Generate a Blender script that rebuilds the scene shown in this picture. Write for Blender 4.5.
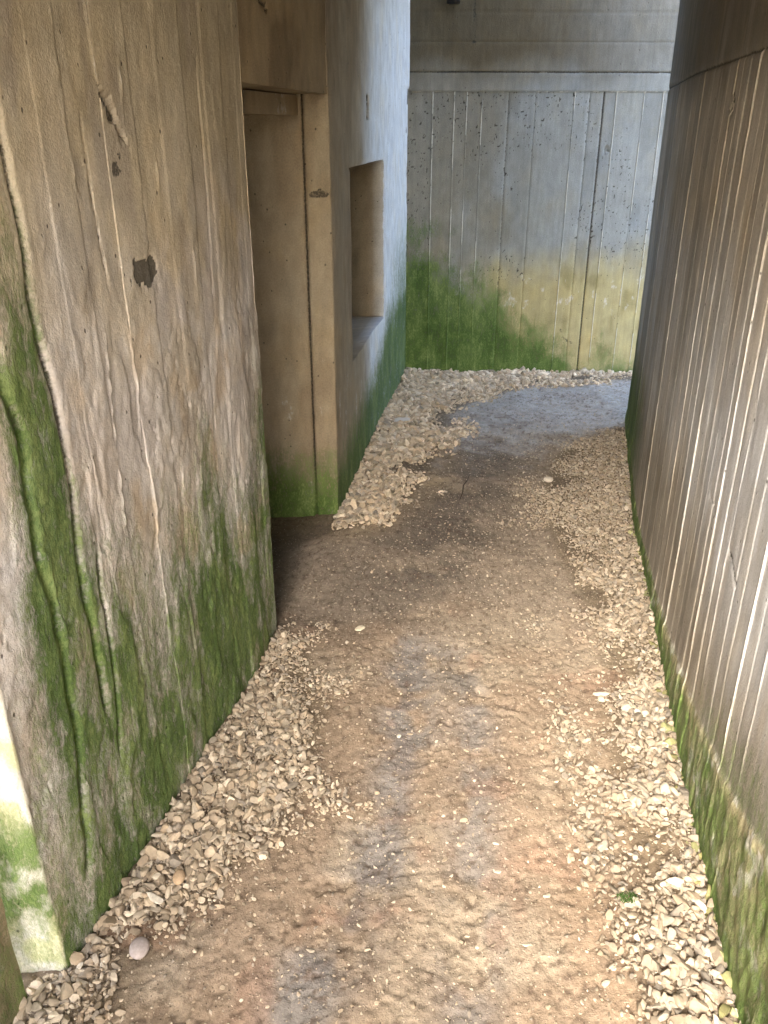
import bpy, math, random
import numpy as np
from mathutils import Vector

for o in list(bpy.data.objects): bpy.data.objects.remove(o)
scene = bpy.context.scene
R = math.radians
rng = np.random.default_rng(7)

# ------------------------------------------------------------------ camera
cam = bpy.data.objects.new("camera", bpy.data.cameras.new("camera"))
scene.collection.objects.link(cam)
cam.location = (0, 0, 1.6)
cam.rotation_euler = (R(90 - 24.9), 0, 0)
cam.data.sensor_fit = 'VERTICAL'
cam.data.sensor_height = 24.0
cam.data.lens = 832 / 1024 * 24.0
cam.data.clip_start = 0.02
cam.data.clip_end = 2000
scene.camera = cam

# ------------------------------------------------------------------ light
SUN_DIR = Vector((0.36, 1.0, -0.72)).normalized()      # way the sunlight travels
world = bpy.data.worlds.new("World"); scene.world = world
world.use_nodes = True
wn = world.node_tree
bg = wn.nodes['Background']
sky = wn.nodes.new('ShaderNodeTexSky')
sky.sky_type = 'NISHITA'; sky.sun_disc = False
elev = math.asin(-SUN_DIR.z)
sky.sun_elevation = elev
sky.sun_rotation = math.atan2(-SUN_DIR.x, -SUN_DIR.y)
sky.air_density = 1.0; sky.dust_density = 3.0; sky.ozone_density = 0.4
wn.links.new(sky.outputs[0], bg.inputs[0])
bg.inputs[1].default_value = 0.15
sun = bpy.data.objects.new("sun", bpy.data.lights.new("sun", 'SUN'))
scene.collection.objects.link(sun)
sun.data.energy = 0.85; sun.data.angle = R(26); sun.data.color = (1, .97, .92)
sun.rotation_euler = SUN_DIR.to_track_quat('-Z', 'Y').to_euler()
sun.location = (-6, -4, 8)
scene.view_settings.view_transform = 'Standard'
scene.view_settings.look = 'None'
scene.view_settings.exposure = 3.45
scene.view_settings.gamma = 1
scene.view_settings.use_curve_mapping = False
scene.render.resolution_x = 768; scene.render.resolution_y = 1024

# ------------------------------------------------------------------ numpy noise
def _hash(ix, iy, seed):
    h = (ix.astype(np.int64) * 374761393 + iy.astype(np.int64) * 668265263 + seed * 974634777) & 0xffffffff
    h = ((h ^ (h >> 13)) * 1274126177) & 0xffffffff
    h = ((h ^ (h >> 16)) * 2246822519) & 0xffffffff
    return ((h ^ (h >> 15)) & 0xffffff) / float(0xffffff)
def vn(x, y, seed=0):
    x = np.asarray(x, float); y = np.asarray(y, float)
    x, y = np.broadcast_arrays(x, y)
    ix = np.floor(x); iy = np.floor(y); fx = x - ix; fy = y - iy
    fx = fx * fx * fx * (fx * (fx * 6 - 15) + 10); fy = fy * fy * fy * (fy * (fy * 6 - 15) + 10)
    a = _hash(ix, iy, seed); b = _hash(ix + 1, iy, seed); c = _hash(ix, iy + 1, seed); d = _hash(ix + 1, iy + 1, seed)
    return (a * (1 - fx) + b * fx) * (1 - fy) + (c * (1 - fx) + d * fx) * fy
def fbm(x, y, seed=0, octv=4, gain=.5):
    s = 0; amp = 1; tot = 0
    for k in range(octv):
        s = s + amp * vn(x * 2 ** k + 13.7 * k, y * 2 ** k + 7.3 * k, seed + k * 17); tot += amp; amp *= gain
    return s / tot
def sst(a, b, x):
    t = np.clip((x - a) / (b - a), 0, 1); return t * t * (3 - 2 * t)
def interp(x, pts):
    xs, ys = zip(*pts); return np.interp(x, xs, ys)
def gauss(x, w): return np.exp(-(x / w) ** 2)
def col(*c): return np.array(c, float)
def mixc(a, b, t): return a * (1 - t[..., None]) + b * t[..., None]

def vline(u, z, pts, w, seed=1, wob=.004):
    """mask of a near vertical line given as (u,z) points, soft at both ends"""
    p = sorted(pts, key=lambda q: q[1])
    c = np.interp(z, [q[1] for q in p], [q[0] for q in p]) + wob * (fbm(z * 9, z * 0 + seed, seed, 2) - .5) * 2
    e = sst(p[0][1] - .02, p[0][1] + .05, z) * (1 - sst(p[-1][1] - .05, p[-1][1] + .02, z))
    return gauss(u - c, w) * e, c
def pdist(x, y, pts):
    """distance to an open polyline in the plane"""
    best = np.full(np.shape(x), 1e9)
    for (ax, ay), (bx, by) in zip(pts[:-1], pts[1:]):
        dx, dy = bx - ax, by - ay
        t = np.clip(((x - ax) * dx + (y - ay) * dy) / (dx * dx + dy * dy), 0, 1)
        best = np.minimum(best, np.hypot(x - ax - t * dx, y - ay - t * dy))
    return best

# ------------------------------------------------------------------ mesh helpers
def link(name, me, parent=None):
    o = bpy.data.objects.new(name, me); scene.collection.objects.link(o)
    if parent: o.parent = parent
    return o
def tag(o, label=None, cat=None, group=None, kind=None):
    if label: o['label'] = label
    if cat: o['category'] = cat
    if group: o['group'] = group
    if cat in ('wall', 'roof') and not kind: kind = 'thing'
    if kind: o['kind'] = kind
    return o
def mesh_np(name, V, F, mat, parent=None, colors=None, uv=None, smooth=True, sharp=35):
    """V (n,3), F list of index arrays (quads (m,4), tris (k,3)) plus optional ngons as python lists"""
    me = bpy.data.meshes.new(name)
    loops = []; starts = []; n = 0
    for f in F:
        if isinstance(f, np.ndarray):
            k = f.shape[1]; loops.append(f.ravel()); starts.append(n + np.arange(len(f)) * k); n += f.size
        else:
            loops.append(np.array(f)); starts.append(np.array([n])); n += len(f)
    loops = np.concatenate(loops).astype(np.int32); starts = np.concatenate(starts).astype(np.int32)
    me.vertices.add(len(V)); me.vertices.foreach_set('co', np.asarray(V, np.float32).ravel())
    me.loops.add(len(loops)); me.loops.foreach_set('vertex_index', loops)
    me.polygons.add(len(starts)); me.polygons.foreach_set('loop_start', starts)
    me.update(calc_edges=True)
    if uv is not None:
        l = me.uv_layers.new(name='UVMap'); l.data.foreach_set('uv', np.asarray(uv, np.float32)[loops].ravel())
    for k, c in (colors or {}).items():
        c = np.asarray(c, np.float32)
        if c.shape[1] == 3: c = np.hstack([c, np.ones((len(c), 1), np.float32)])
        a = me.color_attributes.new(name=k, type='FLOAT_COLOR', domain='POINT'); a.data.foreach_set('color', c.ravel())
    me.materials.append(mat)
    if smooth:
        me.polygons.foreach_set('use_smooth', np.ones(len(starts), bool))
        if sharp: me.set_sharp_from_angle(angle=R(sharp))
    me.validate()
    return link(name, me, parent)

def samples(L, du, extra=(), fine=None):
    """positions 0..L, step du (may be a function), with clusters round the extras"""
    s = [0.0]
    while s[-1] < L:
        s.append(s[-1] + (du(s[-1]) if callable(du) else du))
    s[-1] = L
    for e in extra:
        for q in (-.006, -.0035, -.0018, 0, .0018, .0035, .006):
            if 0 < e + q < L: s.append(e + q)
    s = np.unique(np.round(s, 5))
    keep = [0]
    for i in range(1, len(s)):
        if s[i] - s[keep[-1]] > .0009: keep.append(i)
    return s[keep]

def wall(name, path, mat, z0, z1, du, dz, disp, paint, rest=(), side=1, parent=None, extra=(), extraz=(), fillet=.012, hole=None):
    """closed solid: a finely sampled, displaced face along path plus the plain corners in rest.
    disp(u,z)->metres outwards, paint(u,z)->(albedo, masks)."""
    P = [np.array(p, float) for p in path]
    Q = [P[0]]                                             # fillet the inner corners of the path
    for i in range(1, len(P) - 1):
        a = P[i - 1] - P[i]; b = P[i + 1] - P[i]; la, lb = np.linalg.norm(a), np.linalg.norm(b)
        ang = math.acos(np.clip(-(a @ b) / la / lb, -1, 1))
        r = fillet if ang > .3 else min(.12, la * .3, lb * .3)
        r = min(r, la * .4, lb * .4)
        for t in np.linspace(0, 1, 6):
            Q.append((1 - t) ** 2 * (P[i] + a / la * r) + 2 * t * (1 - t) * P[i] + t * t * (P[i] + b / lb * r))
    Q.append(P[-1]); Q = np.array(Q)
    seg = np.hypot(*np.diff(Q, axis=0).T); cum = np.concatenate([[0], np.cumsum(seg)])
    L = cum[-1]
    us = samples(L, du, list(extra))
    zs = samples(z1 - z0, dz) + z0
    for e in extraz:
        zs = np.unique(np.concatenate([zs, [e - .004, e - .0015, e + .0015, e + .004]]))
    zs = zs[(zs >= z0) & (zs <= z1)]
    if hole:
        for e in hole[:2]: us = np.unique(np.append(us[np.abs(us - e) > .0015], e))
        for e in hole[2:4]: zs = np.unique(np.append(zs[np.abs(zs - e) > .002], e))
    X = np.interp(us, cum, Q[:, 0]); Y = np.interp(us, cum, Q[:, 1])
    tx = np.gradient(X, us); ty = np.gradient(Y, us); tl = np.hypot(tx, ty); tx /= tl; ty /= tl
    nx, ny = ty * side, -tx * side
    U, Z = np.meshgrid(us, zs, indexing='ij')
    D = disp(U, Z)
    VX = X[:, None] + nx[:, None] * D; VY = Y[:, None] + ny[:, None] * D
    nu, nz = len(us), len(zs)
    V = np.stack([VX, VY, Z], -1).reshape(-1, 3)
    alb, msk = paint(U, Z)
    alb = alb.reshape(-1, 3); msk = msk.reshape(-1, 3)
    UV = np.stack([U, Z], -1).reshape(-1, 2)
    i, j = np.meshgrid(np.arange(nu - 1), np.arange(nz - 1), indexing='ij')
    a = i * nz + j
    quads = np.stack([a, a + nz, a + nz + 1, a + 1], -1).reshape(-1, 4)
    holering = None
    if hole:
        uc = (us[:-1] + us[1:]) / 2; zc = (zs[:-1] + zs[1:]) / 2
        inside = ((uc > hole[0]) & (uc < hole[1]))[:, None] & ((zc > hole[2]) & (zc < hole[3]))[None, :]
        quads = quads[~inside.ravel()]
        i0, i1 = np.argmin(abs(us - hole[0])), np.argmin(abs(us - hole[1]))
        j0, j1 = np.argmin(abs(zs - hole[2])), np.argmin(abs(zs - hole[3]))
        ring = [(k, j0) for k in range(i0, i1)] + [(i1, k) for k in range(j0, j1)] + [(k, j1) for k in range(i1, i0, -1)] + [(i0, k) for k in range(j1, j0, -1)]
        holering = (np.array([V[p * nz + q] for p, q in ring]), np.array([[us[p], zs[q]] for p, q in ring]), (nx[(i0 + i1) // 2], ny[(i0 + i1) // 2]),
                    np.array([alb[p * nz + q] for p, q in ring]), np.array([msk[p * nz + q] for p, q in ring]))
    # plain rest of the footprint
    base = len(V); rest = [np.array(p, float) for p in rest]
    colb = [((nu - 1) * nz, (nu - 1) * nz + nz - 1)]        # (bottom, top) of last dense column
    RV = []; RU = []; uu = L; prev = np.array([X[-1], Y[-1]])
    for k, p in enumerate(rest):
        uu += np.linalg.norm(p - prev); prev = p
        RV += [(p[0], p[1], z0), (p[0], p[1], z1)]; RU += [(uu, z0), (uu, z1)]
    ng = []
    if rest:
        V = np.vstack([V, RV]); UV = np.vstack([UV, RU])
        ralb, rm = alb.mean(0), np.zeros(3)
        alb = np.vstack([alb, np.tile(ralb, (len(RV), 1))]); msk = np.vstack([msk, np.tile(rm, (len(RV), 1))])
        cols = [(base + 2 * k, base + 2 * k + 1) for k in range(len(rest))]
        lastcol = [(nu - 1) * nz + q for q in range(nz)]; firstcol = list(range(nz))
        ng.append(lastcol[::-1] + [cols[0][0], cols[0][1]])
        for (b0, t0), (b1, t1) in zip(cols[:-1], cols[1:]): ng.append([b0, b1, t1, t0])
        ng.append([cols[-1][1], cols[-1][0]] + firstcol)
        ng.append([k * nz + nz - 1 for k in range(nu)] + [c[1] for c in cols])
        ng.append(([k * nz for k in range(nu)] + [c[0] for c in cols])[::-1])
    o = mesh_np(name, V, [quads] + ng, mat, parent, {'albedo': alb, 'masks': msk}, UV)
    if side == 1: pass
    return (o, holering) if hole else o

def cavity(name, ring, depth, mat, parent, shade, splay=0.0):
    """the recess behind a hole ring, sharing its ragged rim"""
    rv, ru, n, alb, msk = ring
    c = rv.mean(0)
    m = len(rv); V = []; U = []; A = []; M = []
    steps = np.linspace(0, 1, 14)
    for t in steps:
        q = rv.copy()
        flat = q.copy()
        dn = ((q - c)[:, 0] * n[0] + (q - c)[:, 1] * n[1])
        flat[:, 0] -= n[0] * dn; flat[:, 1] -= n[1] * dn
        w = min(1, t * 6)
        q = q * (1 - w) + flat * w
        q[:, 0] -= n[0] * depth * t; q[:, 1] -= n[1] * depth * t
        q[:, 2] += 0
        V.append(q); U.append(np.stack([ru[:, 0] + t * depth * .7, ru[:, 1] + t * depth * .3], -1))
        A.append(alb * (1 - w) + shade * w); mk = msk.copy(); mk[:, 0] *= (1 - w) + .35 * w; mk[:, 1] *= 1 - w; mk[:, 2] *= 1 - w; M.append(mk)
    V = np.vstack(V); U = np.vstack(U); A = np.vstack(A); M = np.vstack(M)
    wob = (fbm(U[:, 0] * 22, U[:, 1] * 22, 91, 3) - .5) * .006
    V[m:, 2] += wob[m:]; V[m:, 0] += wob[m:] * .6
    k = np.arange(m); F = []
    for s in range(len(steps) - 1):
        a = s * m + k; b = s * m + (k + 1) % m
        F.append(np.stack([a, b, b + m, a + m], -1))
    F = np.vstack(F)
    cap = [list((len(steps) - 1) * m + k)]
    return mesh_np(name, V, [F] + cap, mat, parent, {'albedo': A, 'masks': M}, U)

# ------------------------------------------------------------------ materials
def nd(nt, t, **kw):
    n = nt.nodes.new(t)
    for k, v in kw.items():
        if k == 'ins':
            for a, b in v.items(): n.inputs[a].default_value = b
        else: setattr(n, k, v)
    return n
def concrete(name, streak=1.0, bump=1.0, hatch=0.0, sc=(55, 3.2), gr=(420, 60)):
    m = bpy.data.materials.new(name); m.use_nodes = True; nt = m.node_tree; L = nt.links.new
    bs = nt.nodes['Principled BSDF']; bs.inputs['Roughness'].default_value = .88
    bs.inputs['Specular IOR Level'].default_value = .3
    alb = nd(nt, 'ShaderNodeVertexColor', layer_name='albedo'); msk = nd(nt, 'ShaderNodeVertexColor', layer_name='masks')
    sep = nd(nt, 'ShaderNodeSeparateColor'); L(msk.outputs[0], sep.inputs[0])
    uv = nd(nt, 'ShaderNodeUVMap')
    def mapped(sx, sy, off=0):
        mp = nd(nt, 'ShaderNodeMapping'); mp.inputs['Scale'].default_value = (sx, sy, 1); mp.inputs['Location'].default_value = (off, off * 1.7, off)
        L(uv.outputs[0], mp.inputs[0]); return mp.outputs[0]
    def noise(sx, sy, det=4, rough=.55, off=0, dist=0):
        n = nd(nt, 'ShaderNodeTexNoise'); n.inputs['Scale'].default_value = 1; n.inputs['Detail'].default_value = det
        n.inputs['Roughness'].default_value = rough; n.inputs['Distortion'].default_value = dist
        L(mapped(sx, sy, off), n.inputs['Vector']); return n.outputs[0]
    def mr(v, a, b, c, d):
        n = nd(nt, 'ShaderNodeMapRange'); n.inputs[1].default_value = a; n.inputs[2].default_value = b; n.inputs[3].default_value = c; n.inputs[4].default_value = d
        L(v, n.inputs[0]); return n.outputs[0]
    def mt(op, a, b):
        n = nd(nt, 'ShaderNodeMath', operation=op)
        for k, v in enumerate((a, b)):
            if isinstance(v, (int, float)): n.inputs[k].default_value = v
            else: L(v, n.inputs[k])
        return n.outputs[0]
    def mx(f, a, b, mode='MIX'):
        n = nd(nt, 'ShaderNodeMix', data_type='RGBA', blend_type=mode)
        for k, v in ((0, f), (6, a), (7, b)):
            if isinstance(v, (int, float)): n.inputs[k].default_value = v
            elif isinstance(v, tuple): n.inputs[k].default_value = v
            else: L(v, n.inputs[k])
        return n.outputs[2]
    def gray(v):
        n = nd(nt, 'ShaderNodeCombineColor'); [L(v, n.inputs[k]) for k in range(3)]; return n.outputs[0]
    streaks = noise(*sc, 5, .6); fine = noise(170, 150, 4, .65, 3); mid = noise(14, 9, 5, .6, 7); grain = noise(*gr, 3, .6, 11)
    c = mx(1.0, alb.outputs[0], gray(mr(streaks, .3, .7, 1 - .2 * streak, 1 + .17 * streak)), 'MULTIPLY')
    c = mx(1.0, c, gray(mr(fine, .3, .7, .84, 1.14)), 'MULTIPLY')
    c = mx(1.0, c, gray(mr(mid, .3, .7, .86, 1.12)), 'MULTIPLY')
    # warm / cold blotches
    c = mx(mr(noise(6, 3.5, 4, .6, 21), .5, .72, 0, .35), c, mx(1.0, c, (1.12, .98, .72, 1), 'MULTIPLY'))
    c = mx(mr(noise(8, 2.5, 4, .6, 33), .52, .74, 0, .35), c, mx(1.0, c, (.82, .9, 1.02, 1), 'MULTIPLY'))
    # bug holes and dark specks
    vo = nd(nt, 'ShaderNodeTexVoronoi'); vo.inputs['Scale'].default_value = 1; vo.inputs['Randomness'].default_value = 1
    L(mapped(46, 34, 5), vo.inputs['Vector'])
    csel = nd(nt, 'ShaderNodeSeparateColor'); L(vo.outputs['Color'], csel.inputs[0])
    hole = mt('MULTIPLY', mr(vo.outputs['Distance'], .10, .17, 1, 0), mr(csel.outputs[0], .86, .88, 0, 1))
    c = mx(mt('MULTIPLY', hole, .75), c, (.05, .045, .035, 1))
    # lime bloom (green channel), dark marks (blue channel)
    pale = mt('MULTIPLY', mr(mt('ADD', sep.outputs[1], mr(noise(90, 40, 5, .7, 15), .3, .7, -.3, .3)), .35, .75, 0, 1), mr(sep.outputs[1], 0, .12, 0, 1))
    c = mx(mt('MULTIPLY', pale, .8), c, (.62, .60, .54, 1))
    drk = mt('MULTIPLY', mr(mt('ADD', sep.outputs[2], mr(noise(120, 90, 4, .7, 17), .3, .7, -.22, .22)), .35, .6, 0, 1), mr(sep.outputs[2], 0, .1, 0, 1))
    c = mx(mt('MULTIPLY', drk, .85), c, (.045, .04, .03, 1))
    # moss and algae
    n1 = noise(34, 13, 6, .7, 41, .3); n2 = noise(150, 70, 4, .7, 43); n3 = noise(7, 3, 4, .6, 47)
    br = mt('ADD', mr(n1, .3, .7, -.34, .34), mr(n2, .3, .7, -.30, .30))
    ms = mt('MULTIPLY', mr(mt('ADD', sep.outputs[0], br), -.02, .85, 0, 1), mr(sep.outputs[0], 0, .15, 0, 1))
    ramp = nd(nt, 'ShaderNodeValToRGB'); L(mr(mt('ADD', mt('MULTIPLY', n2, .35), mt('ADD', mt('MULTIPLY', n1, .35), mt('MULTIPLY', n3, .3))), .34, .66, 0, 1), ramp.inputs[0])
    e = ramp.color_ramp.elements; e[0].color = (.020, .034, .008, 1); e[1].color = (.25, .31, .11, 1)
    q = ramp.color_ramp.elements.new(.45); q.color = (.062, .118, .020, 1)
    c = mx(mt('MULTIPLY', ms, .96), c, ramp.outputs[0])
    L(c, bs.inputs['Base Color'])
    h = mt('ADD', mt('MULTIPLY', fine, .55), mt('MULTIPLY', grain, .35 + hatch))
    h = mt('ADD', h, mt('MULTIPLY', mid, .9)); h = mt('ADD', h, mt('MULTIPLY', streaks, .5 * streak))
    h = mt('SUBTRACT', h, mt('MULTIPLY', hole, 1.6)); h = mt('SUBTRACT', h, mt('MULTIPLY', drk, .8))
    h = mt('ADD', h, mt('MULTIPLY', ms, mt('ADD', n2, .4)))
    bp = nd(nt, 'ShaderNodeBump'); bp.inputs['Strength'].default_value = .75 * bump; bp.inputs['Distance'].default_value = .006
    L(h, bp.inputs['Height']); L(bp.outputs[0], bs.inputs['Normal'])
    return m
def simple(name, attr=None, c=(.3, .3, .3), rough=.9, var=.25, scale=60, bump=.4, dist=.004):
    m = bpy.data.materials.new(name); m.use_nodes = True; nt = m.node_tree; L = nt.links.new
    bs = nt.nodes['Principled BSDF']; bs.inputs['Roughness'].default_value = rough; bs.inputs['Specular IOR Level'].default_value = .3
    tc = nd(nt, 'ShaderNodeTexCoord')
    n = nd(nt, 'ShaderNodeTexNoise'); n.inputs['Scale'].default_value = scale; n.inputs['Detail'].default_value = 6; n.inputs['Roughness'].default_value = .65
    L(tc.outputs['Object'], n.inputs['Vector'])
    mr = nd(nt, 'ShaderNodeMapRange'); mr.inputs[1].default_value = .3; mr.inputs[2].default_value = .7; mr.inputs[3].default_value = 1 - var; mr.inputs[4].default_value = 1 + var
    L(n.outputs[0], mr.inputs[0])
    g = nd(nt, 'ShaderNodeCombineColor'); [L(mr.outputs[0], g.inputs[k]) for k in range(3)]
    mx = nd(nt, 'ShaderNodeMix', data_type='RGBA', blend_type='MULTIPLY'); mx.inputs[0].default_value = 1
    if attr:
        a = nd(nt, 'ShaderNodeVertexColor', layer_name=attr); L(a.outputs[0], mx.inputs[6])
    else: mx.inputs[6].default_value = (*c, 1)
    L(g.outputs[0], mx.inputs[7]); L(mx.outputs[2], bs.inputs['Base Color'])
    bp = nd(nt, 'ShaderNodeBump'); bp.inputs['Strength'].default_value = bump; bp.inputs['Distance'].default_value = dist
    L(n.outputs[0], bp.inputs['Height']); L(bp.outputs[0], bs.inputs['Normal'])
    return m
M_conc = concrete('weathered_concrete', .6, .8, sc=(24, 7), gr=(330, 260))
M_board = concrete('board_marked_concrete', .5, .6, .2, sc=(60, 5), gr=(420, 90))
M_back = concrete('fine_concrete', .5, .7, .5)
M_plain = simple('plain_concrete', c=(.24, .21, .17), scale=20)
M_stone = simple('limestone', attr='tint', var=.16, scale=130, bump=.35, dist=.002)
M_bounce = simple('bounce_sand', c=(.38, .33, .25), var=.3, scale=6, bump=.8, dist=.03)
M_twig = simple('dry_wood', c=(.06, .045, .03))
M_tuft = simple('moss_green', c=(.045, .085, .018), var=.5, scale=400)

def dirt_material():
    m = bpy.data.materials.new('trodden_dirt'); m.use_nodes = True; nt = m.node_tree; L = nt.links.new
    bs = nt.nodes['Principled BSDF']; bs.inputs['Roughness'].default_value = .93; bs.inputs['Specular IOR Level'].default_value = .25
    a = nd(nt, 'ShaderNodeVertexColor', layer_name='albedo')
    tc = nd(nt, 'ShaderNodeTexCoord')
    def noise(s, det=5, r=.65):
        n = nd(nt, 'ShaderNodeTexNoise'); n.inputs['Scale'].default_value = s; n.inputs['Detail'].default_value = det; n.inputs['Roughness'].default_value = r
        L(tc.outputs['Object'], n.inputs['Vector']); return n.outputs[0]
    def mr(v, a_, b, c, d):
        n = nd(nt, 'ShaderNodeMapRange'); n.inputs[1].default_value = a_; n.inputs[2].default_value = b; n.inputs[3].default_value = c; n.inputs[4].default_value = d
        L(v, n.inputs[0]); return n.outputs[0]
    def gray(v):
        n = nd(nt, 'ShaderNodeCombineColor'); [L(v, n.inputs[k]) for k in range(3)]; return n.outputs[0]
    def mul(x, y, f=1.0, mode='MULTIPLY'):
        n = nd(nt, 'ShaderNodeMix', data_type='RGBA', blend_type=mode)
        if isinstance(f, float): n.inputs[0].default_value = f
        else: L(f, n.inputs[0])
        L(x, n.inputs[6])
        if isinstance(y, tuple): n.inputs[7].default_value = y
        else: L(y, n.inputs[7])
        return n.outputs[2]
    n1 = noise(22); n2 = noise(110); n3 = noise(380, 3)
    c = mul(a.outputs[0], gray(mr(n1, .3, .7, .82, 1.16))); c = mul(c, gray(mr(n2, .3, .7, .8, 1.2))); c = mul(c, gray(mr(n3, .3, .7, .86, 1.14)))
    v = nd(nt, 'ShaderNodeTexVoronoi'); v.inputs['Scale'].default_value = 150; L(tc.outputs['Object'], v.inputs['Vector'])
    s = nd(nt, 'ShaderNodeSeparateColor'); L(v.outputs['Color'], s.inputs[0])
    f1 = nd(nt, 'ShaderNodeMath', operation='MULTIPLY'); L(mr(v.outputs['Distance'], .2, .36, 1, 0), f1.inputs[0]); L(mr(s.outputs[0], .84, .86, 0, .7), f1.inputs[1])
    c = mul(c, (.46, .39, .30, 1), f1.outputs[0], 'MIX')                    # pale grit
    f2 = nd(nt, 'ShaderNodeMath', operation='MULTIPLY'); L(mr(v.outputs['Distance'], .2, .36, 1, 0), f2.inputs[0]); L(mr(s.outputs[1], .93, .95, 0, .8), f2.inputs[1])
    c = mul(c, (.05, .035, .025, 1), f2.outputs[0], 'MIX')                  # dark grit
    L(c, bs.inputs['Base Color'])
    h = nd(nt, 'ShaderNodeMath', operation='MULTIPLY_ADD'); L(n2, h.inputs[0]); h.inputs[1].default_value = .9; L(n1, h.inputs[2])
    h2 = nd(nt, 'ShaderNodeMath', operation='MULTIPLY_ADD'); L(f1.outputs[0], h2.inputs[0]); h2.inputs[1].default_value = .5; L(h.outputs[0], h2.inputs[2])
    bp = nd(nt, 'ShaderNodeBump'); bp.inputs['Strength'].default_value = .7; bp.inputs['Distance'].default_value = .005
    L(h2.outputs[0], bp.inputs['Height']); L(bp.outputs[0], bs.inputs['Normal'])
    return m
M_dirt = dirt_material()

# ------------------------------------------------------------------ plan
LWALL = [(-.656, 1.163), (-.602, 1.347), (-.534, 1.657), (-.457, 1.98), (-.402, 2.231), (-.362, 2.466)]
LFAR = [(-.203, 3.40), (-.067, 4.407), (.149, 5.765)]
RWALL = [(.10, -3.2), (.42, -.6), (.699, 1.089), (.78, 1.588), (.933, 2.38), (1.109, 3.341), (1.43, 4.69)]
RWALL[0] = (.30, -3.2); RWALL[1] = (.55, -.3)
BACK = [(.135, 5.776), (1.691, 5.829), (2.5, 5.857)]
FOOT = [(-.86, .2), (-.72, 1.11), (-.715, 1.155)] + LWALL + LFAR
def xl(y): return np.interp(y, [q[1] for q in FOOT], [q[0] for q in FOOT])
def xr(y): return np.interp(y, [q[1] for q in RWALL], [q[0] for q in RWALL])
ROOF = 2.42

# ------------------------------------------------------------------ ground
MUDA = [(-.21, .95), (-.15, 1.15), (-.09, 1.30), (-.02, 1.45), (.04, 1.66), (.07, 2.0), (.09, 2.35)]
MUDB = [(.14, .9), (.20, 1.3), (.235, 1.66), (.28, 2.05), (.24, 2.3)]
def gravel_left(x, y):
    e = interp(y, [(.6, -.53), (1.06, -.53), (1.4, -.37), (1.65, -.20), (2.0, -.16), (2.3, -.23), (2.5, -.34), (2.56, -.5)])
    return e - x
def gravel_far(x, y):      # far left bed, running on along the end wall
    e = interp(y, [(3.05, -.4), (3.25, -.12), (3.6, .12), (4.0, .25), (4.4, .33), (4.85, .42), (5.2, .62)])
    d1 = e - x
    yb = interp(x, [(.3, 4.9), (.7, 5.3), (1.1, 5.52), (1.8, 5.63), (3, 5.7)])
    return np.maximum(np.where(y > 3.0, d1, -1), (y - yb))
def gravel_right(x, y):
    e = interp(y, [(.7, .48), (1.06, .50), (1.4, .56), (2.0, .64), (2.4, .73), (3.0, .70), (3.6, .72), (4.2, .92), (4.55, 1.3)])
    return np.where(y < 4.6, x - e, -1)
def ground_h(x, y):
    foot = 1 - sst(2.2, 3.2, y)
    h = (fbm(x * 3, y * 3, 5, 2) - .5) * .03 + (fbm(x * 11, y * 11, 9, 3) - .5) * .003
    h += (fbm(x * 60, y * 60, 15, 3) - .5) * .006 + (fbm(x * 27, y * 27, 17, 2) - .5) * .002 * foot
    rg = 1 - np.abs(2 * fbm(x * 7 + y * 2, y * 9 - x * 3, 31, 3) - 1)
    rg = rg * 0
    e1 = gauss(pdist(x, y, [(.02, 1.52), (-.06, 1.42), (-.14, 1.40), (-.19, 1.30)]) + (fbm(x * 20, y * 20, 33, 3) - .5) * .05, .012) + gauss(pdist(x, y, [(.30, 2.12), (.36, 2.05), (.40, 2.03)]) + (fbm(x * 24, y * 24, 34, 3) - .5) * .04, .012)
    h -= .010 * e1
    h -= .004 * sst(.62, .78, fbm(x * 34, y * 26, 35, 3)) * sst(.35, .6, fbm(x * 4, y * 4, 36, 3)) * (.3 + .7 * foot)
    h -= .005 * sst(.70, .80, fbm(x * 85, y * 70, 39, 2))
    a = pdist(x, y, MUDA); b = pdist(x, y, MUDB)
    h -= .014 * gauss(a, .07) + .009 * gauss(b, .06)
    e = np.minimum(x - xl(y), xr(y) - x)
    h += .012 * gauss(e, .12)
    return h
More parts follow.
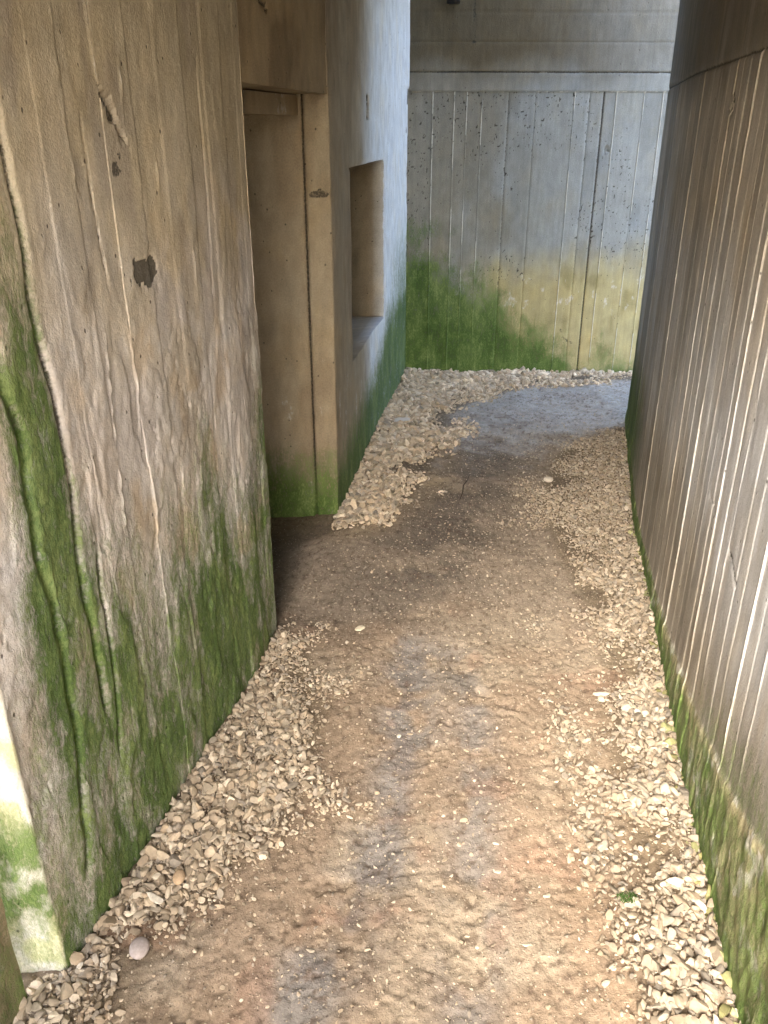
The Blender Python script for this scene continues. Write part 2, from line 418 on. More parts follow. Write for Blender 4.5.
def ground_col(x, y):
    ochre = col(.27, .205, .145); pale = col(.32, .26, .19); grey = col(.215, .195, .175); brown = col(.15, .115, .075)
    n = fbm(x * 4, y * 4, 51, 4); c = mixc(np.broadcast_to(ochre, x.shape + (3,)), pale, sst(.4, .65, n))
    far = sst(2.3, 2.8, y + (fbm(x * 5, y * 5, 61, 3) - .5) * .8)
    c = mixc(c, col(.28, .23, .175), far * .85)
    c = mixc(c, col(.42, .32, .20), gauss(gravel_far(x, y) + .07, .12) * sst(3.0, 3.3, y) * (1 - sst(4.0, 4.4, y)) * .8)
    worn = gauss((x - interp(y, [(2.4, 0), (3.2, .25), (4, .5), (5, .8)])), .3) * sst(2.2, 2.9, y) * (1 - sst(4.6, 5.2, y))
    c = mixc(c, col(.15, .125, .10), np.clip(worn * 1.0 * sst(.3, .55, fbm(x * 4, y * 4, 77, 4)), 0, 1))
    nn = fbm(x * 11, y * 11, 71, 4)
    ma = np.clip(1.25 * gauss(pdist(x, y, MUDA), .085) * sst(.25, .62, nn) + .85 * gauss(pdist(x, y, MUDB), .07) * sst(.3, .65, nn), 0, 1)
    c = mixc(c, grey, ma)
    c = mixc(c, col(.17, .145, .13), np.clip(gauss(pdist(x, y, MUDA), .045) * sst(.45, .7, fbm(x * 16, y * 16, 83, 3)), 0, 1) * .8)
    patch = sst(4.0, 4.8, y + (nn - .5) * 1.1) * sst(.1, .6, x + (nn - .5) * .7) * (.7 + .3 * sst(.3, .6, fbm(x * 16, y * 16, 99, 3)))
    c = mixc(c, col(.40, .39, .375) , patch * .85)
    c = mixc(c, col(.24, .17, .11), sst(.15, .5, x - .1 * y + (nn - .5) * .5) * sst(2.3, 1.6, y) * .6)
    gf = np.maximum(np.maximum(gravel_left(x, y), gravel_right(x, y)), gravel_far(x, y))
    c = mixc(c, brown, sst(-.03, .06, gf) * .85)  # soil under the gravel darkened to deepen the shade between stones
    c = mixc(c, col(.27, .16, .11), sst(.62, .75, fbm(x * 7, y * 7, 93, 3)) * .35 * (1 - far))
    c = c * (.78 + .44 * fbm(x * 30, y * 30, 95, 4))[..., None]
    c = mixc(c, col(.12, .085, .06), sst(.68, .78, fbm(x * 70, y * 60, 97, 2)) * .7)
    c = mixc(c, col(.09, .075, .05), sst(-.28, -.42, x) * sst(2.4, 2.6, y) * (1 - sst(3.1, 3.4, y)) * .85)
    return c
gx = np.concatenate([np.arange(-2.0, -.8, .04), np.arange(-.8, 1.3, .0062), np.arange(1.3, 2.4, .012), np.arange(2.4, 4.6, .06)])
gy = np.concatenate([np.arange(-3.2, .75, .05), np.arange(.75, 2.4, .0062), np.arange(2.4, 4.4, .011), np.arange(4.4, 6.06, .016)])
GX, GY = np.meshgrid(gx, gy, indexing='ij')
GZ = ground_h(GX, GY)
V = np.stack([GX, GY, GZ], -1).reshape(-1, 3)
n0, n1 = GX.shape
i, j = np.meshgrid(np.arange(n0 - 1), np.arange(n1 - 1), indexing='ij'); a = i * n1 + j
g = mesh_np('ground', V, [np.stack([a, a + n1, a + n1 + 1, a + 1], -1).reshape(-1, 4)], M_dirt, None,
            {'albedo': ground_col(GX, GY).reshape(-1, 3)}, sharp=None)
tag(g, 'trodden ochre dirt floor of the passage with grey muddy tracks', 'ground', kind='structure')
# unseen land round the bunker, made pale to bounce light inward
S = 300
tv = np.array([(-S, -S, -.05), (S, -S, -.05), (S, S, -.05), (-S, S, -.05)], float)
t = mesh_np('terrain', tv, [np.array([[0, 1, 2, 3]])], M_bounce, smooth=False); tag(t, 'unseen open land around the bunker, pale to bounce light', 'terrain', kind='structure')

# ------------------------------------------------------------------ left wall beside the camera
def boards(u, edges): return np.searchsorted(np.array(edges), u)
LWB = [.36, .45, .575, .69, .80, .93, 1.04, 1.16, 1.27]; LWB_OFF = np.array([0, .8, -.5, .9, -.7, .4, -.9, .6, -.4, .5])
def lw_moss(u):
    return interp(u, [(0, .62), (.1, .85), (.16, 1.15), (.26, 1.1), (.33, .75), (.45, .72), (.6, .66), (.8, .64), (1.0, .66), (1.2, .76), (1.33, .84), (1.5, .7)])
G1 = [(.255, 1.75), (.261, 1.566), (.267, 1.415), (.264, 1.266), (.278, 1.172), (.282, 1.076), (.28, .966), (.264, .84), (.27, .651), (.275, .45)]
G2 = [(.145, 1.40), (.148, 1.203), (.166, 1.122), (.154, .998), (.149, .886), (.171, .79), (.168, .689), (.161, .582), (.167, .5), (.143, .342), (.109, .152)]
G3 = [(.33, .85), (.316, .732), (.317, .62), (.313, .468), (.301, .311)]
RIDGES = [[(.568, 1.23), (.577, 1.093), (.562, .98)], [(.577, .88), (.572, .722), (.571, .552), (.57, .40)], [(.561, 1.86), (.567, 1.74), (.572, 1.65)],
          [(.446, 1.62), (.448, 1.524), (.465, 1.46)], [(.661, 1.73), (.651, 1.60)], [(.767, 1.55), (.769, 1.46)], [(.48, 1.25), (.458, 1.015), (.436, .80)],
          [(.70, .80), (.695, .62)], [(.90, 1.35), (.905, 1.22)]]
CUTS = [[(.942, 1.02), (.95, .86)], [(1.158, .95), (1.154, .83)], [(.50, 1.62), (.52, 1.30)], [(.86, .75), (.87, .45)], [(.66, .62), (.68, .35)], [(1.02, 1.75), (1.0, 1.2)]]
def lw_disp(u, z):
    d = (fbm(u * 2.2, z * 1.3, 101, 2) - .5) * .016
    d += (fbm(u * 11, z * 4.5, 105, 4) - .5) * .0018 * (.3 + 1.0 * sst(1.2, .4, z))
    rough = .35 + .65 * sst(1.5, .9, z)
    d += (fbm(u * 55, z * 45, 111, 4) - .5) * .005 * rough
    r = 1 - np.abs(2 * fbm(u * 15, z * 4.0, 121, 4) - 1)
    d -= .0008 * sst(.88, .98, r) * rough
    d += LWB_OFF[boards(u, LWB)] * .0016 * sst(-.05, .05, u)
    d -= .004 * sst(.74, .82, fbm(u * 70, z * 60, 125, 2)) * rough * sst(.42, .6, fbm(u * 6, z * 3, 123, 3))
    pl = fbm(u * 9, z * 4, 131, 3); d += .003 * sst(.50, .53, pl) * rough      # flaked skin
    for L_, w, dep in ((G1, .008, .012), (G2, .010, .012), (G3, .006, .008)):
        m, c = vline(u, z, L_, w, 3, .007); d -= dep * m * (.5 + fbm(u * 0, z * 16, 127, 3))
        d -= .0025 * sst(0, .02, c - u) * sst(.12, .0, c - u) * sst(L_[0][1] + .05, L_[0][1] - .2, z)
    for k, L_ in enumerate(RIDGES):
        m, c = vline(u, z, L_, .0025, 20 + k, .0015); d += .003 * m
        d -= .0015 * sst(0, .004, u - c) * sst(.05, .004, u - c) * (m > -1) * sst(L_[-1][1] - .02, L_[-1][1] + .05, z) * sst(L_[0][1] + .02, L_[0][1] - .05, z)
    for k, L_ in enumerate(CUTS):
        m, c = vline(u, z, L_, .003, 40 + k); d -= .006 * m
    q = np.hypot((u - .665) / .07, (z - 1.318) / .04) + (fbm(u * 40, z * 40, 141, 3) - .5) * 1.5
    d -= .0035 * sst(1, .7, q)
    q = np.abs((z - 1.61) + (u - .62) * 1.2) / .03 + np.abs(u - .61) / .06 + (fbm(u * 60, z * 60, 143, 3) - .5) * 1.6
    d -= .009 * sst(1, .6, q)
    d -= .02 * sst(.05, 0, z) * 0
    return d - .01
def lw_paint(u, z):
    tan = col(.50, .43, .31); brown = col(.34, .28, .18); pink = col(.57, .53, .49); rust = col(.46, .34, .20)
    n = fbm(u * 5, z * 2, 151, 4)
    c = mixc(np.broadcast_to(pink, u.shape + (3,)), tan, sst(1.0, 1.6, z + (n - .5) * .7))
    c = mixc(c, brown, sst(1.55, 2.0, z + (n - .5) * .4) * .7)
    c = mixc(c, brown, sst(.5, .75, fbm(u * 6, z * 3, 155, 4)) * .45)
    c = mixc(c, rust, sst(.56, .72, fbm(u * 12, z * 6, 157, 4)) * sst(1.5, .9, z) * .5)
    c = mixc(c, col(.28, .24, .20), sst(.52, .68, fbm(u * 9, z * 3.2, 158, 5)) * .5)
    c = mixc(c, col(.62, .60, .58), sst(.56, .68, fbm(u * 22, z * 12, 159, 4)) * .35 * sst(1.6, 1.1, z))
    c = mixc(c, col(.50, .46, .43), sst(.52, .7, fbm(u * 7, z * 4, 163, 4)) * sst(1.7, 1.2, z) * .7)
    H = lw_moss(u) + (fbm(u * 7, z * 1.5, 159, 3) - .5) * .5
    moss = sst(H + .22, H - .38, z)
    band = sst(.02, .06, u - .10 - (z - .6) * -.02) * sst(.29, .265, u) * sst(1.62, 1.1, z)
    moss = np.maximum(moss, band * (.42 + .8 * fbm(u * 26, z * 11, 167, 4)))
    moss = moss * (.66 + .5 * sst(.36, .58, fbm(u * 13, z * 5, 161, 5)))
    moss *= .78 + .22 * sst(.40, .52, fbm(u * 34, z * 20, 169, 4))
    moss *= 1 - .65 * sst(.12, .02, u) * sst(.15, .3, z)
    pale = sst(.60, .78, fbm(u * 14, z * 9, 171, 4)) * sst(1.5, 1.0, z) * .45
    pale += sst(.50, .68, fbm(u * 30, z * 14, 175, 4)) * gauss(u - .215, .05) * sst(1.35, 1.1, z) * .8
    pale += gauss(u - .86, .10) * gauss(z - .62, .26) * sst(.42, .6, fbm(u * 26, z * 5, 177, 4)) * .9
    pale += gauss(u - 1.27, .07) * gauss(z - .85, .3) * .42
    for k, L_ in enumerate(RIDGES): pale += .6 * vline(u, z, L_, .0026, 20 + k, .0015)[0] * (.3 + fbm(u * 0, z * 25, 128, 2))
    dark = 0 * u
    for L_, w in ((G1, .007), (G2, .008), (G3, .006)): dark += .8 * vline(u, z, L_, w, 3, .007)[0] * (.35 + fbm(u * 0, z * 16, 127, 3))
    for k, L_ in enumerate(CUTS): dark += .6 * vline(u, z, L_, .003, 40 + k)[0]
    q = np.hypot((u - .665) / .062, (z - 1.318) / .034) + (fbm(u * 40, z * 40, 141, 3) - .5) * 1.5
    dark += sst(1, .75, q)
    q = np.hypot((u - .60) / .03, (z - 1.53) / .03) + (fbm(u * 60, z * 60, 145, 3) - .5) * 2
    dark += .6 * sst(.9, .5, q)
    q = np.abs((z - 1.61) + (u - .62) * 1.2) / .02 + np.abs(u - .61) / .05 + (fbm(u * 60, z * 60, 143, 3) - .5) * 1.6
    dark += .6 * sst(.9, .5, q)
    m = np.stack([np.clip(moss, 0, 1), np.clip(pale, 0, 1), np.clip(dark, 0, 1)], -1)
    return c, m
LU0 = .85
def lw_disp2(u, z):
    u = u - LU0
    f = lw_disp(u, z) * sst(1.5, 1.4, u)
    return f * sst(-.012, .012, u) + (1 - sst(-.012, .012, u)) * ((fbm(u * 14, z * 9, 181, 4) - .5) * .012 - .004)
def lw_paint2(u, z):
    u = u - LU0
    c, m = lw_paint(u, z)
    t = 1 - sst(-.008, .004, u)
    n = fbm(u * 18, z * 14, 183, 4)
    pc = mixc(np.broadcast_to(col(.55, .53, .45), c.shape), col(.50, .49, .30), sst(.45, .6, n))
    g_ = sst(.50, .34, z) * sst(.10, .2, z) * (.35 + .5 * sst(.4, .6, n)) + .18 * sst(.3, .1, z)
    mm = np.stack([g_, 0 * u + .1, 0 * u], -1)
    return mixc(c, pc, t), mixc(m, mm, t)
w = wall('concrete_wall', [(-1.5, 1.175)] + LWALL + [(-.50, 2.50), (-1.9, 2.56)], M_conc, -.04, ROOF, lambda s: .03 if s < .6 else ((.0026 if .96 < s < 1.22 else .0048) if s < 2.25 else .04), .0075, lw_disp2,
         lw_paint2, rest=[(-2.3, 2.56), (-2.3, 1.175)], side=1, extra=[LU0 + q for q in (0, .264, .27, .15, .165, .57, .575)], fillet=.010)
tag(w, 'cracked tan concrete wall with tall green moss streaks, nearest before the doorway', 'wall')

# block in front of the slit, its far side splayed so daylight comes through
def pale_paint(base, moss_h=.5, seed=200, n=.5):
    def f(u, z):
        c = mixc(np.broadcast_to(col(*base), u.shape + (3,)), col(*base) * .75, sst(.4, .65, fbm(u * 6, z * 3, seed, 4)))
        H = moss_h + (fbm(u * 8, z * 3, seed + 3, 3) - .5) * .4
        m = sst(H + .1, H - .25, z) * (.45 + .5 * sst(.4, .6, fbm(u * 12, z * 5, seed + 5, 3)))
        return c, np.stack([m, 0 * u + sst(.62, .75, fbm(u * 12, z * 6, seed + 7, 3)) * .4, 0 * u], -1)
    return f
def small_disp(amp=.006, seed=210):
    return lambda u, z: (fbm(u * 9, z * 5, seed, 4) - .5) * amp * 2 + (fbm(u * 40, z * 30, seed + 9, 3) - .5) * amp * .7
w = wall('wall_block', [(-.98, -3.2), (-.86, .2), (-.714, 1.114), (-1.28, .50)], M_conc, -.04, 2.42, lambda s: .2 if s < 3.6 else .008, .012,
         small_disp(.006), pale_paint((.36, .29, .19), .35), rest=[(-1.28, -3.2)], side=1, fillet=.012)
tag(w, 'mossy concrete block at the very left foot, beside the bright jamb of the slit', 'wall')

# ------------------------------------------------------------------ far left wall with doorway and niche
def lf_disp(u, z):
    # u runs: 0..UJ jamb return (facing the camera), then the face
    s = u - UJ
    d = (fbm(u * 4, z * 2, 301, 3) - .5) * .010 + (fbm(u * 30, z * 12, 303, 4) - .5) * .005
    d *= sst(-.02, .03, np.abs(s) + .01)
    d += .008 * sst(2.15, 2.2, s) * sst(1.80, 1.82, z)
    d -= .03 * sst(.040, .032, np.abs(s - .955)) * sst(.055, .048, np.abs(z - 1.68))
    e = np.minimum(np.minimum(np.abs(s - .44), np.abs(s - 1.48)) + 9 * ((z < .58) | (z > 1.46)), 9)
    d += -(fbm(u * 60, z * 45, 305, 3)) * .012 * sst(.03, 0, np.abs(s - 1.48)) * ((z > .58) & (z < 1.46))
    d -= .008 * sst(.02, 0, np.abs(z - 1.44)) * fbm(u * 40, z * 40, 306, 2) * ((s > .4) & (s < 1.5))
    d -= .003 * gauss(s - .03, .004) * sst(0, .05, z)
    d -= .012 * gauss(u - (UJ - .092), .006) + .003 * sst(UJ - .09, UJ - .1, u)
    d -= .006 * sst(.7, .9, fbm(u * 20, z * 20, 307, 3)) * sst(.06, 0, np.abs(z - 1.36)) * sst(.1, .05, np.abs(u - UJ + .03))
    return d
def lf_paint(u, z):
    s = u - UJ
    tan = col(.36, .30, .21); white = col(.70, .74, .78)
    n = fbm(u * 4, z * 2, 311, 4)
    c = mixc(np.broadcast_to(tan, u.shape + (3,)), white, sst(.65, 1.10, s + (n - .5) * .25) * .95)  # pale wall, with the sky glow past the corner's shadow edge painted in
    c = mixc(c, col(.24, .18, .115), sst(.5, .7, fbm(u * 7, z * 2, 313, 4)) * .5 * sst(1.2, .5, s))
    H = interp(s, [(-1, .24), (-.2, .30), (-.01, .30), (.05, .28), (.4, .3), (1.2, .40), (1.6, .62), (2.4, .72)]) + (fbm(u * 9, z * 3, 315, 3) - .5) * .10
    moss = sst(H + .10, H - .20, z) * (.80 + .3 * fbm(u * 12, z * 6, 317, 3))
    moss = np.maximum(moss, .52 * sst(1.5, 2.2, s) * sst(1.15, .6, z))
    pale = .5 * sst(.6, .75, fbm(u * 14, z * 8, 319, 4)) * sst(1.0, .4, z)
    pale += .75 * gauss(pdist(u - UJ, z, [(1.92, .42), (1.75, .22), (1.68, .20)]), .022)
    dark = .7 * gauss(u - (UJ - .092), .005) + sst(.040, .034, np.abs(s - .955)) * sst(.055, .050, np.abs(z - 1.68))
    dark = dark + .6 * sst(1, .6, np.hypot((u - UJ + .03) / .05, (z - 1.365) / .02) + (fbm(u * 50, z * 50, 321, 3) - .5) * 1.4)
    dark = dark + .35 * gauss(z - .17, .02) * sst(.5, .3, s) * sst(.02, .06, s) * 0
    dark = dark + sst(.6, .75, fbm(u * 30, z * 12, 323, 3)) * sst(2.30, 2.37, s) * sst(1.9, 1.7, z)
    return c, np.stack([np.clip(moss, 0, 1), np.clip(pale, 0, 1), np.clip(dark, 0, 1)], -1)
jpath = [(-1.9, 3.30), (-.203, 3.385)] + LFAR[1:]
UJ = math.hypot(1.697, .085) - .006
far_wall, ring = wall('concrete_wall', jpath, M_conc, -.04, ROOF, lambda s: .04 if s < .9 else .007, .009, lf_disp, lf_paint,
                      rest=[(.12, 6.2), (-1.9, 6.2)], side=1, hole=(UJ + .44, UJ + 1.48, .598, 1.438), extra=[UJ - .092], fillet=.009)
tag(far_wall, 'pale concrete wall holding the doorway and a square niche, green along its foot', 'wall')
cavity('niche', ring, .42, M_conc, far_wall, col(.30, .245, .17))

def lint_paint(u, z):
    c = mixc(np.broadcast_to(col(.33, .255, .155), u.shape + (3,)), col(.23, .17, .10), sst(.45, .65, fbm(u * 6, z * 4, 331, 4)))
    d = .7 * sst(1, .5, pdist(u, z, [(.15, 1.93), (.27, 1.90)]) / .014 + (fbm(u * 50, z * 50, 333, 3) - .5))
    return c, np.stack([0 * u, 0 * u, d], -1)
wall('lintel', [(-.376, 2.46), (-.2045, 3.405)], M_conc, 1.705, ROOF, .012, .012,
     lambda u, z: (fbm(u * 5, z * 5, 335, 4) - .5) * .008 - .012 * sst(1, .4, pdist(u, z, [(.15, 1.93), (.27, 1.90)]) / .01 + (fbm(u * 50, z * 50, 333, 3) - .5)),
     lint_paint, rest=[(-.75, 3.36), (-.9, 2.46)], side=1, parent=far_wall)
wall('door_head', [(-.50, 2.51), (-.315, 3.378)], M_conc, 1.635, 1.7, .012, .012, small_disp(.003, 340), pale_paint((.30, .23, .14), -1, 345),
     rest=[(-.75, 3.35), (-.9, 2.51)], side=1, parent=far_wall)

# dark room behind the doorway
def boxmesh(name, x0, x1, y0, y1, z0, z1, mat, parent=None):
    V = np.array([(x, y, z) for x in (x0, x1) for y in (y0, y1) for z in (z0, z1)], float)
    F = np.array([[0, 1, 3, 2], [4, 6, 7, 5], [0, 4, 5, 1], [2, 3, 7, 6], [0, 2, 6, 4], [1, 5, 7, 3]])
    return mesh_np(name, V, [F], mat, parent, smooth=False)
w = boxmesh('concrete_wall', -2.25, -1.95, 2.565, 6.2, -.04, ROOF, M_plain)
tag(w, 'plain dark concrete wall closing the room behind the doorway', 'wall')

# ------------------------------------------------------------------ end wall
BF = [.17, .305, .384, .479, .645, .815, 1.06, 1.155, 1.245, 1.325, 1.50, 1.62, 1.75, 1.95, 2.1, 2.3, 2.5, 2.7]   # fins
BGR = {.815: .35, .645: .6, 1.155: .5, 1.245: 1.0}
board_off = rng.normal(0, 1, 60); board_tint = rng.normal(0, 1, 60)
def boards(u, edges): return np.searchsorted(np.array(edges), u)
def bk_disp(u, z):
    k = boards(u, BF); low = sst(1.796, 1.790, z)
    d = (fbm(u * 3, z * 2, 401, 3) - .5) * .010 + (fbm(u * 35, z * 20, 403, 3) - .5) * .002
    d += low * (board_off[k] * .0011 - .009)
    for q, f in enumerate(BF):
        on = sst(.25, .45, fbm(z * 5 + q * 9, u * 0 + q, 405, 3))
        if f in BGR: d -= low * .006 * BGR[f] * gauss(u - f, .006)
        else: d += low * .0045 * gauss(u - f, .0026) * (.35 + .65 * on)
    for zz, a_ in ((1.90, .006), (2.063, .0025), (2.22, .003)): d -= a_ * gauss(z - zz, .005)
    d -= .010 * sst(1, .7, np.hypot((u - 1.295 + (1.5 - z) * 0) / .02, (z - 1.46) / .025) + (fbm(u * 70, z * 70, 407, 3) - .5))
    return d
def bk_paint(u, z):
    k = boards(u, BF); low = sst(1.796, 1.790, z)
    grey = col(.27, .285, .28); och = col(.42, .36, .18); br = col(.22, .19, .125)
    n = fbm(u * 5, z * 3, 411, 4)
    c = np.broadcast_to(grey, u.shape + (3,)) * (1 + .07 * board_tint[k] * low)[..., None]
    c = mixc(c, col(.33, .345, .34), sst(.5, 1.0, u) * sst(1.2, .75, z) * .0 + sst(.5, .7, n) * .4)
    c = mixc(c, br, sst(.9, .3, u + (n - .5)) * .55)
    c = mixc(c, col(.11, .088, .05), sst(1.77, 2.0, z + (n - .5) * .2) * (.35 + .6 * sst(1.7, .6, u)))  # brown top band, roof shade painted in and deepest at the left
    H = .82 + (n - .5) * .30 + .04 * u + board_off[k] * .02
    och_m = sst(H + .06, H - .28, z) * sst(.35, .8, u + (n - .5) * .3)
    c = mixc(c, och, och_m * .95)
    c = mixc(c, col(.22, .19, .08), sst(.50, .75, fbm(u * 9, z * 6, 413, 5)) * och_m * .6)
    c = mixc(c, col(.20, .23, .10), sst(1.2, .5, u + (fbm(u * 5, z * 5, 414, 3) - .5) * .6) * sst(.5, .2, z) * .6)
    He = interp(u, [(0, .90), (.25, .86), (.45, .70), (.65, .52), (.9, .35), (1.2, .16), (1.5, .06), (2, .02)]) + (fbm(u * 8, z * 6, 415, 4) - .5) * .42 + board_off[k] * .025
    moss = sst(He + .14, He - .26, z) * (.80 + .5 * fbm(u * 9, z * 9, 417, 3))
    pale = 0 * u
    for q, f in enumerate(BF):
        if f not in BGR: pale = pale + low * 1.0 * gauss(u - f, .0032) * sst(.3, .5, fbm(z * 5 + q * 9, u * 0 + q, 405, 3))
    pale += .6 * gauss(z - 1.793, .004) * sst(.35, .6, fbm(u * 40, z * 0 + 3, 419, 2)) * sst(.5, .7, u)
    pale += .55 * sst(.62, .75, fbm(u * 20, z * 14, 421, 4)) * gauss(z - .55, .2)
    dark = .7 * gauss(z - 1.90, .006) * (.6 + fbm(u * 20, z * 0, 423, 3) * .7) + .25 * gauss(z - 2.063, .006)
    for f, a_ in BGR.items(): dark = dark + low * a_ * .75 * gauss(u - f, .006)
    sp = sst(.74, .80, fbm(u * 95, z * 75, 425, 2)) * sst(.36, .6, fbm(u * 3, z * 3, 427, 3)) * low
    dark = dark + sp * .8 * sst(.5, .7, z)
    dark = dark + .55 * gauss(u - .41, .018) * sst(1.85, 2.1, z) * sst(.3, .55, fbm(u * 30, z * 8, 429, 3))
    for (a_, b_) in ((.52, .26), (.87, .22), (.97, .17), (1.1, .25)):
        dark = dark + .55 * gauss(pdist(u, z, [(a_, b_ + .06), (a_ + .02, b_), (a_ + .09, b_ - .04)]), .012) * sst(.3, .6, fbm(u * 30, z * 30, 431, 3))
    return c, np.stack([np.clip(moss, 0, 1), np.clip(pale, 0, 1), np.clip(dark, 0, 1)], -1)
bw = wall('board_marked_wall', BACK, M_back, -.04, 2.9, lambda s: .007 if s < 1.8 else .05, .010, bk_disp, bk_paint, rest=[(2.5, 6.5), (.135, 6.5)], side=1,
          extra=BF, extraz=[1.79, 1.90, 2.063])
tag(bw, 'grey board-marked wall closing the passage, stained green and ochre below', 'wall')
s_ = boxmesh('hole_shade_box', .375, .45, 5.74, 5.80, 2.26, 2.31, simple('socket_shade', c=(.02, .017, .013)), bw)  # dark box stands in for the shade inside the hole

# ------------------------------------------------------------------ right wall
FR = [.247, .315, .378, .47, .535, .65, .73, .825, .90, .985, 1.05, 1.125, 1.225, 1.34, 1.43, 1.515, 1.63, 1.75, 1.88, 2.055, 2.17, 2.3, 2.5, 2.62, 2.8, 2.95, 3.1, 3.3, 3.5]
FS = {.247: .8, .378: 1.3, .65: .7, .825: 1.2, .985: .5, 1.05: .6, 1.225: 1.4, 1.34: .5, 1.515: 1.0, 2.055: .9}
_o = sum(math.dist(RWALL[k], RWALL[k + 1]) for k in range(2))                      # length before (.699,1.089)
FRu = [_o + f for f in FR]
b_off = rng.normal(0, 1, 60); b_t = rng.normal(0, 1, 60)
def rw_ledge(s): return interp(s, [(-1, .50), (0, .40), (.32, .30), (.79, .195), (1.12, .145), (1.5, .10), (2.06, .075), (2.5, .09), (4, .1)])
def rw_disp(u, z):
    s = u - _o; k = boards(s, FR)
    d = (fbm(u * 2.5, z * 1.5, 501, 2) - .5) * .006 + (fbm(u * 22, z * 8, 503, 4) - .5) * .003
    low = sst(1.775, 1.765, z)
    d += low * b_off[k] * .0006
    for q, f in enumerate(FR):
        w_ = FS.get(f, .04); on = .3 + .7 * sst(.28, .5, fbm(z * 4 + q * 5, u * 0 + q, 505, 3))
        d += low * .0030 * w_ * gauss(s - f, .0024) * on
        if w_ < .5: d -= low * .002 * gauss(s - f, .003)
    d -= .005 * gauss(z - 1.768 - .006 * (fbm(u * 6, z * 0, 507, 2) - .5), .006)
    zl = rw_ledge(s) + (fbm(u * 5, z * 0, 509, 3) - .5) * .02 + (fbm(u * 40, z * 0, 510, 3) - .5) * .006
    f = sst(zl + .010, zl - .014, z)
    d += f * (.004 + (fbm(u * 12, z * 6, 511, 3) - .5) * .006 + (fbm(u * 42, z * 26, 512, 4) - .5) * .009)
    zc = interp(s, [(.50, .76), (.52, .745), (.65, .70), (.82, .70), (.94, .70), (.97, .69)])
    for (a_, b_), (c_, e_) in (((.64, .70), (.53, .665)), ((.95, .71), (.85, .69))):
        m = pdist(s, z, [(a_, b_), ((a_ + c_) / 2, (b_ + e_) / 2 + .01), (c_, e_)]); d -= .006 * gauss(m, .004)
    q = np.hypot((s - 1.50) / .035, (z - 1.655) / .035) + (fbm(u * 40, z * 40, 515, 3) - .5) * 1.2
    d -= .012 * sst(1, .5, q)
    return -d * -1
def rw_paint(u, z):
    s = u - _o; k = boards(s, FR); low = sst(1.775, 1.765, z)
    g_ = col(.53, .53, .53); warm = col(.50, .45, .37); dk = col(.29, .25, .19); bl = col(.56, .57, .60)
    n = fbm(u * 4, z * 2, 521, 4)
    c = mixc(np.broadcast_to(g_, u.shape + (3,)), warm, sst(1.0, 1.45, z + (n - .5) * .5) * .8)
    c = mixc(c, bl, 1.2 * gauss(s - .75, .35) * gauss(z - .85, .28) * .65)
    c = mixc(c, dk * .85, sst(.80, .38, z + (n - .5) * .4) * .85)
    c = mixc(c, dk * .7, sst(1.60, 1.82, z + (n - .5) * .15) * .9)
    c = mixc(c, dk, sst(2.2, 3.2, s) * .15)
    c = mixc(c, dk * .8, sst(.5, .68, fbm(u * 12, z * 1.6, 523, 4)) * .30)
    c = mixc(c, col(.42, .36, .29), sst(.52, .7, fbm(u * 17, z * 1.8, 524, 4)) * .3)
    c = c * (1 + .10 * b_t[k] * low)[..., None]
    zl = rw_ledge(s) + (fbm(u * 5, z * 0, 509, 3) - .5) * .02 + (fbm(u * 40, z * 0, 510, 3) - .5) * .006
    f = sst(zl + .01, zl - .01, z)
    c = mixc(c, col(.36, .33, .20), f)
    moss = f * (.62 + .42 * sst(.35, .6, fbm(u * 13, z * 8, 525, 4))) * (.72 + .45 * sst(1.0, 2.2, s)) + .36 * sst(.10, .0, z) * f
    moss = moss - .5 * f * sst(zl - .055, zl - .01, z) * sst(2.2, .9, s)
    moss = np.maximum(moss, .85 * sst(2.2, 3.1, s) * sst(.65, .25, z + (n - .5) * .2))
    moss = np.maximum(moss, .45 * sst(.95, .2, s) * sst(.22, -.05, z - zl) * (1 - f))
    pale = 0 * u
    for q, fn in enumerate(FR):
        w_ = FS.get(fn, .06)
        pale = pale + low * min(.6, .45 * w_) * gauss(s - fn, .0021) * (.5 + .6 * sst(.3, .5, fbm(z * 4 + q * 5, u * 0 + q, 505, 3))) * (1 - .5 * f)
    pale += .6 * sst(.54, .70, fbm(u * 26, z * 18, 527, 4)) * (.3 * sst(1.1, .7, z) + f * 1.1)
    pale += .35 * gauss(z - zl, .02) * sst(2.0, 1.2, s)
    dark = .6 * gauss(z - 1.768, .006)
    for (a_, b_), (c_, e_) in (((.64, .70), (.53, .665)), ((.95, .71), (.85, .69))):
        dark = dark + .8 * gauss(pdist(s, z, [(a_, b_), ((a_ + c_) / 2, (b_ + e_) / 2 + .01), (c_, e_)]), .004)
    q = np.hypot((s - 1.50) / .03, (z - 1.665) / .03) + (fbm(u * 40, z * 40, 515, 3) - .5) * 1.2
    dark = dark + .9 * sst(1, .6, q) + .4 * gauss(s - 1.50, .025) * gauss(z - 1.60, .06)
    dark = dark + .5 * f * sst(.58, .68, fbm(u * 50, z * 24, 529, 3)) + .4 * gauss(z - zl - .0, .008) * (1 - f)
    return c, np.stack([np.clip(moss, 0, 1), np.clip(pale, 0, 1), np.clip(dark, 0, 1)], -1)
TOT = sum(math.dist(RWALL[k], RWALL[k + 1]) for k in range(len(RWALL) - 1))
def rdu(s): return .1 if s < _o - .35 else (.006 if s < _o + 2.2 else .009) if s < TOT + .05 else .06
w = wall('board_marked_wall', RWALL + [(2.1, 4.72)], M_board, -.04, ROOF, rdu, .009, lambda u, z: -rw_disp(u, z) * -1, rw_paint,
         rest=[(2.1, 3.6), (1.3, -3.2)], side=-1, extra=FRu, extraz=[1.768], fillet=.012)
tag(w, 'long board-marked wall opposite the doorway, with pale vertical fins and mossy footing', 'wall')

